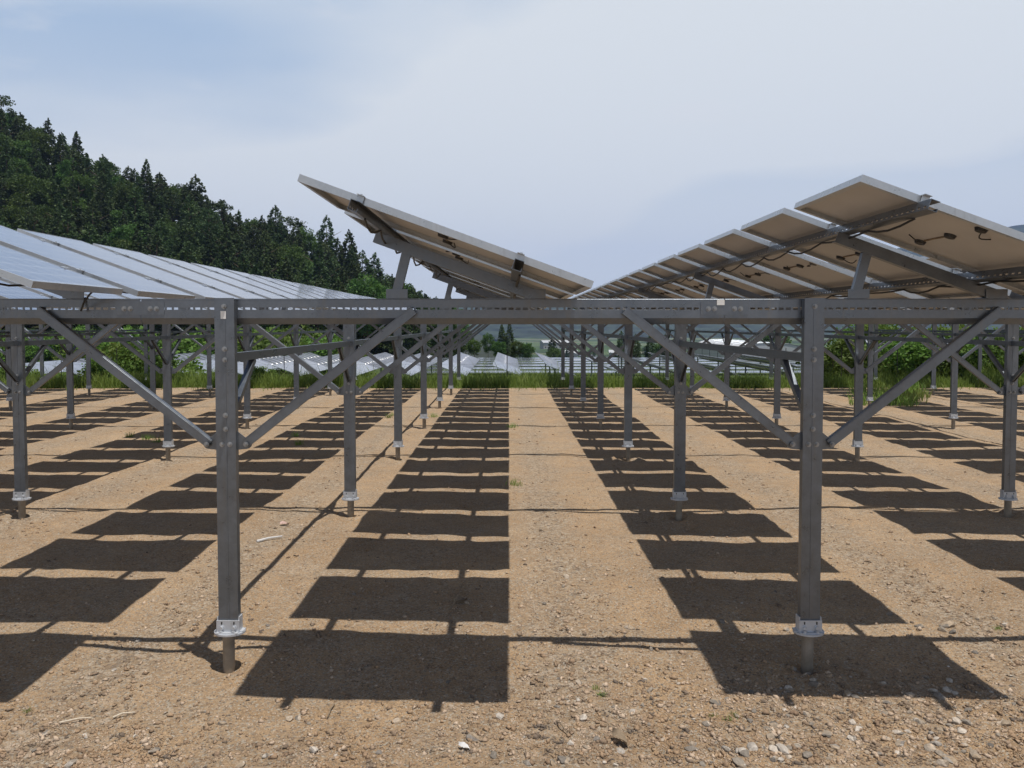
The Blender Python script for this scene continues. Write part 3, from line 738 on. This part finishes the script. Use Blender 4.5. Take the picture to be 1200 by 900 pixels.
# ridge line trees that stand out against the sky
for u, v in ((8, 112), (30, 136), (62, 143), (95, 158), (78, 160), (128, 184), (175, 190), (215, 214), (232, 208), (262, 232), (325, 244), (345, 252), (384, 255), (410, 272), (440, 298), (460, 322), (472, 330), (482, 335), (492, 343), (500, 347), (508, 351)):
    y = random.uniform(170, 178); x = (u - 596.5) * y / FPX; z = float(terrain(x, y))
    kd = random.choice(CON + CON + BRO + PIN); sc = max(0.55, (2.25 + (380 - v) * y / FPX - z) / kd[2]); z = 2.25 + (380 - v) * y / FPX - sc * kd[2] if sc == 0.55 else z
    tree(kd, x, y, sc, 'tree standing out on the hill ridge against the sky', 'ridge trees', 'ridge_tree', z)
# trees at the end of the lower terrace
for u, v, y, kd, sc, lab, nm in ((537, 392, 104, BRO[0], .9, 'bright green bushy tree behind the lower terrace panels', 'broadleaf_tree'), (556, 396, 106, BRO[1], .9, None, ''), (572, 388, 112, BRO[2], .8, None, ''),
        (585, 398, 105, BRO[3], .9, None, ''), (606, 404, 103, BRO[1], .7, None, ''), (618, 410, 103, BRO[3], .6, None, ''), (546, 384, 118, BRO[2], .9, None, ''),
        (597, 377, 116, CON[1], .8, 'slim dark conifer rising behind the bushy trees below the terrace', 'cedar_tree'), (588, 380, 120, CON[3], .8, 'slim dark conifer rising behind the bushy trees below the terrace', 'cedar_tree'),
        (745, 394, 112, CON[2], .6, 'squat dark conifer beyond the cross rows of panels', 'cedar_tree'), (762, 390, 115, CON[0], .6, 'squat dark conifer beyond the cross rows of panels', 'cedar_tree'), (780, 396, 110, CON[5], .6, 'squat dark conifer beyond the cross rows of panels', 'cedar_tree'), (728, 402, 118, BRO[0], .6, 'squat dark conifer beyond the cross rows of panels', 'cedar_tree')):
    x = (u - 596.5) * y / FPX; z = float(terrain(x, y)); h = 2.25 + (380 - v) * y / FPX - z
    lab = lab or 'bright green bushy tree behind the lower terrace panels'
    if kd in BRO and 'conifer' in lab: kd = CON[4]
    tree(kd, x, y, max(0.35, h / kd[2]), lab, lab.split(' beyond')[0] + 's', nm or 'broadleaf_tree', z)

for i in range(60):
    y = random.uniform(170, 620); u = random.uniform(610, 960); x = (u - 596.5) * y / FPX
    kd = random.choice(BRO + CON[:2]); tree(kd, x, y, random.uniform(0.7, 1.3), 'dark rounded tree out on the valley floor', 'trees on the valley floor', 'valley_tree')
SHR = []
for s in range(5):
    V, F = broad(400 + s, 1.9, 1.35, 46, 60, 0.13, 0.0)
    SHR.append(npmesh('leaves', V, F, 'shrub_leaves'))
mb = MB()
for i in range(6):
    a = i * 1.05; mb.cyl((0.05 * math.cos(a), 0.05 * math.sin(a), -0.2), (0.6 * math.cos(a), 0.6 * math.sin(a), 1.1), 0.025, 6, 0.01, False)
shr_stem = mb.mesh('stems', 'bark')
def shrub(x, y, sc, label, group, z=None):
    z = float(terrain(x, y)) if z is None else z
    e = ob('shrub', None, loc=(x, y, z - 0.05), rot=(0, 0, random.uniform(0, 6.28)), scale=(sc * random.uniform(.9, 1.3), sc * random.uniform(.9, 1.3), sc))
    tag(e, label, 'shrub', group); ob('leaves', random.choice(SHR), e); ob('stems', shr_stem, e)
for i in range(40):                               # bank on the right behind the array
    y = random.uniform(30.0, 37); x = random.uniform(y * 0.40, y * 0.70)
    shrub(x, y, random.uniform(0.55, 1.0), 'leafy green shrub on the bank behind the array', 'shrubs on the bank')
for i in range(12):
    y = random.uniform(41, 50); x = random.uniform(y * 0.32, y * 0.46)
    shrub(x, y, random.uniform(0.8, 1.25), 'light green shrub growing below the bank beside the cross rows', 'shrubs below the bank')
for u, v, y in ((140, 398, 31), (160, 402, 30.6), (178, 408, 31), (128, 412, 30.4), (196, 410, 32), (300, 432, 29.6), (310, 430, 29.8), (12, 424, 31), (28, 428, 30.6)):
    x = (u - 596.5) * y / FPX; z = float(terrain(x, y)); shrub(x, y, max(0.4, (2.25 + (380 - v) * y / FPX - z) / 1.9), 'dark leafy shrub rising out of the grass verge on the hill side', 'shrubs in the verge', z)
for i in range(34):                               # hedge along the foot of the hill
    y = random.uniform(66, 73); u = random.uniform(90, 420); x = (u - 596.5) * y / FPX
    shrub(x, y, random.uniform(1.9, 2.8), 'tall leafy shrub at the foot of the wooded hill', 'shrubs at the foot of the hill')

for i in range(30):
    y = random.uniform(84, 106); u = random.uniform(-40, 130); x = (u - 596.5) * y / FPX
    shrub(x, y, random.uniform(1.3, 2.4), 'scrubby bush on the open slope below the hillside forest', 'bushes on the open slope')
# grass verge
def grass(n, xf, yf, h0, h1, w, seed):
    rng = np.random.default_rng(seed); x = xf(rng, n); y = yf(rng, n, x); z = terrain(x, y) - 0.03
    clump = 0.55 + 0.9 * np.clip(vnoise(x, y, 0.9, 21) + vnoise(x, y, 3.1, 22) + 0.5, 0, 1)
    h = rng.uniform(h0, h1, n) * clump; a = rng.uniform(0, 2 * np.pi, n); lean = rng.uniform(0.15, 0.95, n) * h
    dx, dy = np.cos(a) * lean, np.sin(a) * lean; b = rng.uniform(0, np.pi, n); wx, wy = np.cos(b) * w * (0.6 + 0.8 * rng.random(n)), np.sin(b) * w
    P = np.zeros((n, 5, 3))
    P[:, 0] = np.stack([x - wx, y - wy, z], 1); P[:, 1] = np.stack([x + wx, y + wy, z], 1)
    P[:, 2] = np.stack([x + wx * .8 + dx * .35, y + wy * .8 + dy * .35, z + h * .62], 1); P[:, 3] = np.stack([x - wx * .8 + dx * .35, y - wy * .8 + dy * .35, z + h * .62], 1)
    P[:, 4] = np.stack([x + dx, y + dy, z + h], 1)
    i = np.arange(n)[:, None] * 5
    F = np.concatenate([i + np.array([[0, 1, 2]]), i + np.array([[0, 2, 3]]), i + np.array([[3, 2, 4]])], 0)
    return P.reshape(-1, 3), F
V, F = grass(32000, lambda r, n: r.uniform(-24, 24, n), lambda r, n, x: 27.75 + 0.35 * vnoise(x, x * 0, 1.7, 31) + 3.4 * r.random(n) ** 1.15, 0.16, 0.50, 0.012, 5)
V2, F2 = grass(1500, lambda r, n: r.uniform(-24, 24, n), lambda r, n, x: 27.6 + 3.4 * r.random(n), 0.5, 0.95, 0.007, 9)
F = np.concatenate([F, F2 + len(V)]); V = np.concatenate([V, V2])
V2, F2 = grass(1400, lambda r, n: r.uniform(-24, 24, n), lambda r, n, x: 27.75 - 1.2 * r.random(n) ** 2.5, 0.06, 0.25, 0.01, 10)
F = np.concatenate([F, F2 + len(V)]); V = np.concatenate([V, V2])
tag(ob('grass_verge', npmesh('grass_verge', V, F, 'grass_blades')), 'tall green grass along the far edge of the soil', 'grass', kind='stuff')
V, F = grass(30000, lambda r, n: r.uniform(-48, 34, n), lambda r, n, x: 31 + 12 * r.random(n), 0.25, 0.6, 0.022, 6)
tag(ob('slope_grass', npmesh('slope_grass', V, F, 'grass_blades')), 'rough grass on the slope down to the lower terrace', 'grass', kind='stuff')
V, F = grass(26000, lambda r, n: r.uniform(-80, -26, n), lambda r, n, x: 64 + 42 * r.random(n), 0.4, 1.0, 0.06, 8)
tag(ob('hill_foot_grass', npmesh('hill_foot_grass', V, F, 'grass_blades')), 'bright grass at the foot of the wooded hill', 'grass', kind='stuff')
# sparse weeds on the soil
WEED = []
for s in range(3):
    V, F = grass(46, lambda r, n: r.normal(0, 0.05, n), lambda r, n, x: r.normal(0, 0.05, n), 0.03, 0.10, 0.0035, 40 + s)
    V[:, 2] -= V[:, 2].min(); WEED.append(npmesh('weed_tuft', V, F, 'grass_blades'))
def weed(u, v, sc, label, group=None):
    y = CAMZ * FPX / (v - 380.0); x = (u - 596.5) * y / FPX
    o = ob('weed_tuft', random.choice(WEED), loc=(x, y, float(terrain(x, y)) - 0.008), rot=(0, 0, random.uniform(0, 6)), scale=sc)
    tag(o, label, 'weed', group)
weed(604, 570, 1.1, 'pale green seedling beside the straight shadow edge', None)
for u, v in ((600, 502), (462, 488), (455, 491), (508, 490), (170, 515), (182, 517), (150, 512), (345, 512), (349, 521)):
    weed(u, v, 1.2, 'small green weed tuft on the bare soil between the shadow strips', 'weeds on the soil')
for u, v in ((858, 851), (866, 846), (840, 846), (700, 812), (707, 820), (1178, 742), (22, 838)):
    weed(u, v, 0.35, 'tiny weed sprouting among the loose stones', 'weeds among the stones')
for i in range(26):
    weed(random.uniform(1005, 1085), random.uniform(458, 478), random.uniform(2.5, 4.5), 'taller weed tuft in the shade under the shrub-side strips', 'weeds under the shrub-side strips')

# ------------------------------------------------------------------ stones and litter
def rock_mesh(seed, sub=2):
    import bmesh
    rng = random.Random(seed); bm = bmesh.new(); bmesh.ops.create_icosphere(bm, subdivisions=sub, radius=1.0)
    planes = [(Vector((rng.gauss(0, 1), rng.gauss(0, 1), rng.gauss(0, 1))).normalized(), rng.uniform(0.5, 0.8)) for _ in range(11)]
    for v in bm.verts:
        for nrm, d in planes:
            s_ = v.co.dot(nrm)
            if s_ > d: v.co -= nrm * (s_ - d)
        v.co *= rng.uniform(0.97, 1.03)
    for v in bm.verts: v.co.z *= 0.7
    me = bpy.data.meshes.new('stone'); bm.to_mesh(me); bm.free(); me.materials.append(M['loose_stone']); return me
STONE = [rock_mesh(50 + i) for i in range(7)]
def stone(x, y, r, label, group=None):
    z = float(terrain(x, y))
    o = ob('stone', random.choice(STONE), loc=(x, y, z + r * 0.10), rot=(random.uniform(-.3, .3), random.uniform(-.3, .3), random.uniform(0, 6.28)), scale=(r * random.uniform(.8, 1.3), r * random.uniform(.7, 1.1), r * random.uniform(.7, 1.0)))
    tag(o, label, 'stone', group); return o
def at(u, v):
    y = CAMZ * FPX / (v - 380.0); return (u - 596.5) * y / FPX, y
LBL = ('small angular stone scattered on the sandy soil at the open end', 'loose stones at the open end')
ns = 0
while ns < 275:
    u = random.uniform(0, 1200); v = random.uniform(690, 905)
    w_ = 0.06 + 0.9 * max(0, min(1, (u - 560) / 300)) * max(0, min(1, (v - 770) / 70)) + 0.12 * (v > 830)
    if random.random() > w_: continue
    x, y = at(u, v); stone(x, y, random.choice((0.012, 0.014, 0.017, 0.02, 0.024, 0.03, 0.038)) * random.uniform(0.8, 1.2), *LBL); ns += 1
for u, v, r in ((1117, 738, .058), (1112, 742, .045), (1124, 746, .04)):
    stone(*at(u, v), r, 'dark broken rock in a small heap beside the shadow of the end panel', 'rocks of the small heap')
for u, v, r, lb in ((665, 682, .042, 'single brown clod on the sunlit lane between the shadows'), (912, 857, .032, 'pale rounded stone among the gravel'), (887, 884, .045, 'large blunt grey stone at the front of the gravel'),
        (1085, 738, .04, 'flat grey stone at the edge of the end panel shadow'), (1150, 768, .03, 'low grey stone where the beam shadow ends'), (850, 733, .03, 'tan stone in the gap between shadow bars'), (1048, 724, .035, 'dark flat stone in the gap between shadow bars'), (986, 882, .03, 'blunt brown stone low in the gravel'), (815, 884, .034, 'grey stone beside the curled dead leaf')):
    stone(*at(u, v), r, lb)
# gravel: thousands of chips
n = 42000
rng = np.random.default_rng(77)
v_ = 470 + (905 - 470) * rng.random(n * 4) ** 0.75; u_ = rng.uniform(-20, 1220, n * 4)
y_ = CAMZ * FPX / (v_ - 380); x_ = (u_ - 596.5) * y_ / FPX
lane = np.abs(((x_ + 30.1 - 0.45) / 3.01) % 1 - 0.5) * 2
dens = 0.16 + 0.55 * np.clip((lane - 0.6) / 0.4, 0, 1) ** 1.5 + 0.9 * np.clip((u_ - 520) / 350, 0, 1) * np.clip((v_ - 765) / 60, 0, 1) + 0.35 * np.clip((v_ - 810) / 70, 0, 1)
dens *= 0.45 + 1.3 * np.clip(vnoise(x_, y_, 0.5, 61) + 0.5, 0, 1) ** 2
keep = rng.random(n * 4) < dens * 1.5
x_, y_ = x_[keep][:n], y_[keep][:n]; n = len(x_)
r_ = np.minimum(0.0028 + 0.0040 * rng.pareto(2.5, n), 0.018) * (1 + 0.03 * y_); z_ = terrain(x_, y_) + r_ * 0.15
base = np.array([(1,0,0),(-1,0,0),(0,1,0),(0,-1,0),(0,0,.7),(0,0,-.7)], float)
P = base[None] * rng.uniform(0.55, 1.4, (n, 6, 1)) + rng.normal(0, .22, (n, 6, 3))
an = rng.uniform(0, 2 * np.pi, n); ca, sa = np.cos(an)[:, None], np.sin(an)[:, None]
Q = np.stack([P[..., 0] * ca - P[..., 1] * sa, P[..., 0] * sa + P[..., 1] * ca, P[..., 2]], -1) * r_[:, None, None] + np.stack([x_, y_, z_], -1)[:, None, :]
of = np.array([(0,2,4),(2,1,4),(1,3,4),(3,0,4),(2,0,5),(1,2,5),(3,1,5),(0,3,5)])
tag(ob('gravel', npmesh('gravel', Q.reshape(-1, 3), (np.arange(n)[:, None, None] * 6 + of[None]).reshape(-1, 3), 'gravel_stone')), 'fine gravel chips strewn over the sandy soil', 'gravel', kind='stuff')

def stick(name, pts2, r, m, label, cat, lift=0.012):
    mb = MB(); P = []
    for (u, v, dz) in pts2:
        x, y = at(u, v); P.append(Vector((x, y, float(terrain(x, y)) + lift + dz)))
    for i, (a, b_) in enumerate(zip(P[:-1], P[1:])): mb.cyl(a, b_, r * (1 - 0.2 * i), 7, r * (0.8 - 0.2 * i))
    return tag(ob(name, mb.mesh(name, m)), label, cat)
stick('stick', [(298, 642, 0), (312, 639, .012), (328, 635.5, .01)], 0.014, 'litter_white', 'pale split stick lying on sunlit soil beside the front post', 'stick')
stick('twig', [(527, 722, 0), (535, 715, .06), (541, 706, .1), (544, 699, .08)], 0.007, 'dead_wood', 'bent dry twig lying inside the second shadow bar', 'twig')
stick('twig', [(653, 853, 0), (658, 860, .02), (666, 866, .0)], 0.005, 'dead_wood', 'short curved dark twig on the soil near the dead leaf', 'twig')
stick('twig', [(60, 854, 0), (82, 850, .01), (98, 847, .0)], 0.005, 'pale_wood', 'long thin straw lying on the sunlit corner of soil', 'twig')
stick('twig', [(124, 847, 0), (135, 844.5, .01), (150, 841, .0)], 0.006, 'pale_wood', 'thicker pale straw piece beside the long thin straw', 'twig')
stick('twig', [(388, 828, 0), (384, 835, .01), (380, 845, 0)], 0.006, 'dead_wood', 'short dark twig in front of the end panel shadow', 'twig')
# curled dead leaf
def leafmesh(name, m, L, W, curl, seed):
    rng = random.Random(seed); mb = MB(); n, k = 8, 5
    for i in range(n + 1):
        t_ = i / n; w_ = W * math.sin(math.pi * min(.97, max(.03, t_))) ** 0.7
        for j in range(k):
            s = (j / (k - 1) - 0.5) * 2; mb.v.append((L * (t_ - .5), s * w_ / 2, curl * (s * s * .6 + 0.8 * math.sin(t_ * 4 + s)) + rng.uniform(-.004, .004)))
    for i in range(n):
        for j in range(k - 1): a = i * k + j; mb.f.append((a, a + 1, a + k + 1, a + k))
    me = mb.mesh(name, m, True); return me
for (u, v), m, L, W, cu, lab, nm, cat, rz in (((729, 876), 'dead_wood', .13, .055, .022, 'curled dry brown leaf on the gravelly soil', 'dead_leaf', 'leaf', -1.0),
        ((543, 884), 'litter_white', .075, .035, .008, 'torn white scrap of plastic on the soil', 'plastic_scrap', 'litter', -.6),
        ((331, 620), 'litter_red', .10, .07, .012, 'faded red and white wrapper on the soil beside the brace shadow', 'wrapper', 'litter', .2),
        ((538, 711), 'dead_wood', .12, .10, .02, 'withered weed clump inside the second shadow bar', 'withered_weed', 'weed', .5)):
    x, y = at(u, v)
    ob_ = ob(nm, leafmesh(nm, m, L, W, cu, 3), loc=(x, y, float(terrain(x, y)) + 0.012 + cu * 0.5), rot=(0.2, 0.1, rz)); tag(ob_, lab, cat)

# thin fence along the verge
mb = MB(); mb.cyl((0, 0, -0.2), (0, 0, 1.38), 0.014, 8); fp_me = mb.mesh('fence_post', 'fence_metal')
mb = MB(); mb.cyl((0, -0.02, 1.2), (0, -0.05, 1.2), 0.014, 8); mb.cyl((0, -0.02, 0.8), (0, -0.05, 0.8), 0.014, 8); ins_me = mb.mesh('insulator', 'black_plastic')
FX = [-0.07 + 2.05 * i for i in range(-10, 10)]
for x in FX:
    o = ob('fence_post', None, loc=(x, 29.0, float(terrain(x, 29.0)))); tag(o, 'thin black wire-fence stake standing in the grass verge', 'fence post', 'stakes of the verge fence')
    ob('stake', fp_me, o); ob('insulator', ins_me, o)
for h, nm in ((0.8, 'lower'), (1.2, 'upper')):
    mb = MB(); P = []
    for a, b_ in zip(FX[:-1], FX[1:]):
        for q in (0, .5): x = a + (b_ - a) * q; P.append((x, 28.95, float(terrain(a + (b_ - a) * round(q), 29.0)) + h - (0.03 if q else 0)))
    mb.tube(P, 0.0025, 4); tag(ob('fence_wire', mb.mesh('fence_wire', 'fence_metal')), f'{nm} thin wire of the fence in the grass verge', 'wire')

# ------------------------------------------------------------------ buildings in the valley
def house(x, y, w, d, h, roofh, wall, roof, label, group, rz=0.0, windows=True, z=None):
    z = float(terrain(x, y)) if z is None else z
    e = ob('house', None, loc=(x, y, z), rot=(0, 0, rz)); tag(e, label, 'house', group)
    mb = MB(); mb.box(-w/2, w/2, -d/2, d/2, -1, h)
    mb.prism([(-w/2, h), (w/2, h), (0, h + roofh)], -d/2 + .01, d/2 - .01) if False else None
    wl = ob('wall', mb.mesh('wall', wall), e)
    mb = MB(); o_ = 0.6; k = len(mb.v)
    mb.v += [(-w/2-o_, -d/2-o_, h), (w/2+o_, -d/2-o_, h), (w/2+o_, d/2+o_, h), (-w/2-o_, d/2+o_, h), (-w/2-o_, 0, h+roofh), (w/2+o_, 0, h+roofh)]
    mb.f += [(0,1,5,4), (2,3,4,5), (1,2,5), (3,0,4), (0,3,2,1)]
    ob('roof', mb.mesh('roof', roof), e)
    if windows:
        for q in range(max(2, int(w / 4))):
            mb = MB(); xx = -w/2 + (q + .5) * w / max(2, int(w / 4)); mb.box(xx - .8, xx + .8, -d/2 - .04, -d/2 + .02, 1.0, 2.4); ob('window', mb.mesh('window', 'black_plastic'), e)
HU = [(668, 402, 640), (690, 409, 560), (704, 413, 520), (716, 420, 470), (672, 418, 480), (655, 411, 560), (735, 411, 540), (752, 416, 500), (724, 405, 640), (682, 424, 430), (700, 426, 420)]
for i, (u, v, y) in enumerate(HU):
    x = (u - 596.5) * y / FPX
    house(x, y, random.uniform(9, 14), random.uniform(7, 9), random.uniform(3.5, 5.5), 2.2, 'house_wall', 'white_roof' if i % 4 == 0 else 'roof_tile',
          'small farmhouse with pale roof out on the valley floor' if i % 4 == 0 else 'small farmhouse with dark roof out on the valley floor', 'farmhouses in the valley', random.uniform(-.4, .4))
house((652 - 596.5) * 900 / FPX, 900, 34, 22, 7, 2.5, 'house_wall', 'white_roof', 'long white-roofed factory hall below the far mountain', 'valley halls', 0.15)
# white arched greenhouse right of the lower terrace
e = ob('greenhouse', None, loc=(33, 100, float(terrain(33, 100)))); tag(e, 'long white plastic greenhouse behind the shrubs below the terrace', 'greenhouse')
gh = -0.1 - e.location.z
mb = MB(); pr = [(-4.2, 0)] + [(-4.2 * math.cos(a), gh - 0.8 + 0.8 * math.sin(a)) for a in np.linspace(0, math.pi, 11)] + [(4.2, 0)]
mb.prism(pr[::-1], 0, 22); ob('cover', mb.mesh('cover', 'white_roof', False), e)
for q in range(6):
    mb = MB(); mb.tube([(x, q * 4.4 - 0.02, z) for x, z in [(a * 1.004, b_ * 1.004) for a, b_ in pr]], 0.04, 6); ob('hoop', mb.mesh('hoop', 'galvanised_steel'), e)

# ------------------------------------------------------------------ haze
m = bpy.data.materials.new('haze'); m.use_nodes = True; t = m.node_tree; t.nodes.clear()
pv = t.nodes.new('ShaderNodeVolumePrincipled'); pv.inputs['Color'].default_value = (0.42, 0.58, 1.0, 1); pv.inputs['Density'].default_value = 0.00014; pv.inputs['Anisotropy'].default_value = 0.1
om = t.nodes.new('ShaderNodeOutputMaterial'); t.links.new(pv.outputs[0], om.inputs['Volume']); M['haze'] = m
mb = MB(); mb.box(-4200, 4200, -500, 4500, -30, 440)
tag(ob('haze', mb.mesh('haze', 'haze')), 'pale summer haze over the valley', 'haze', kind='stuff')
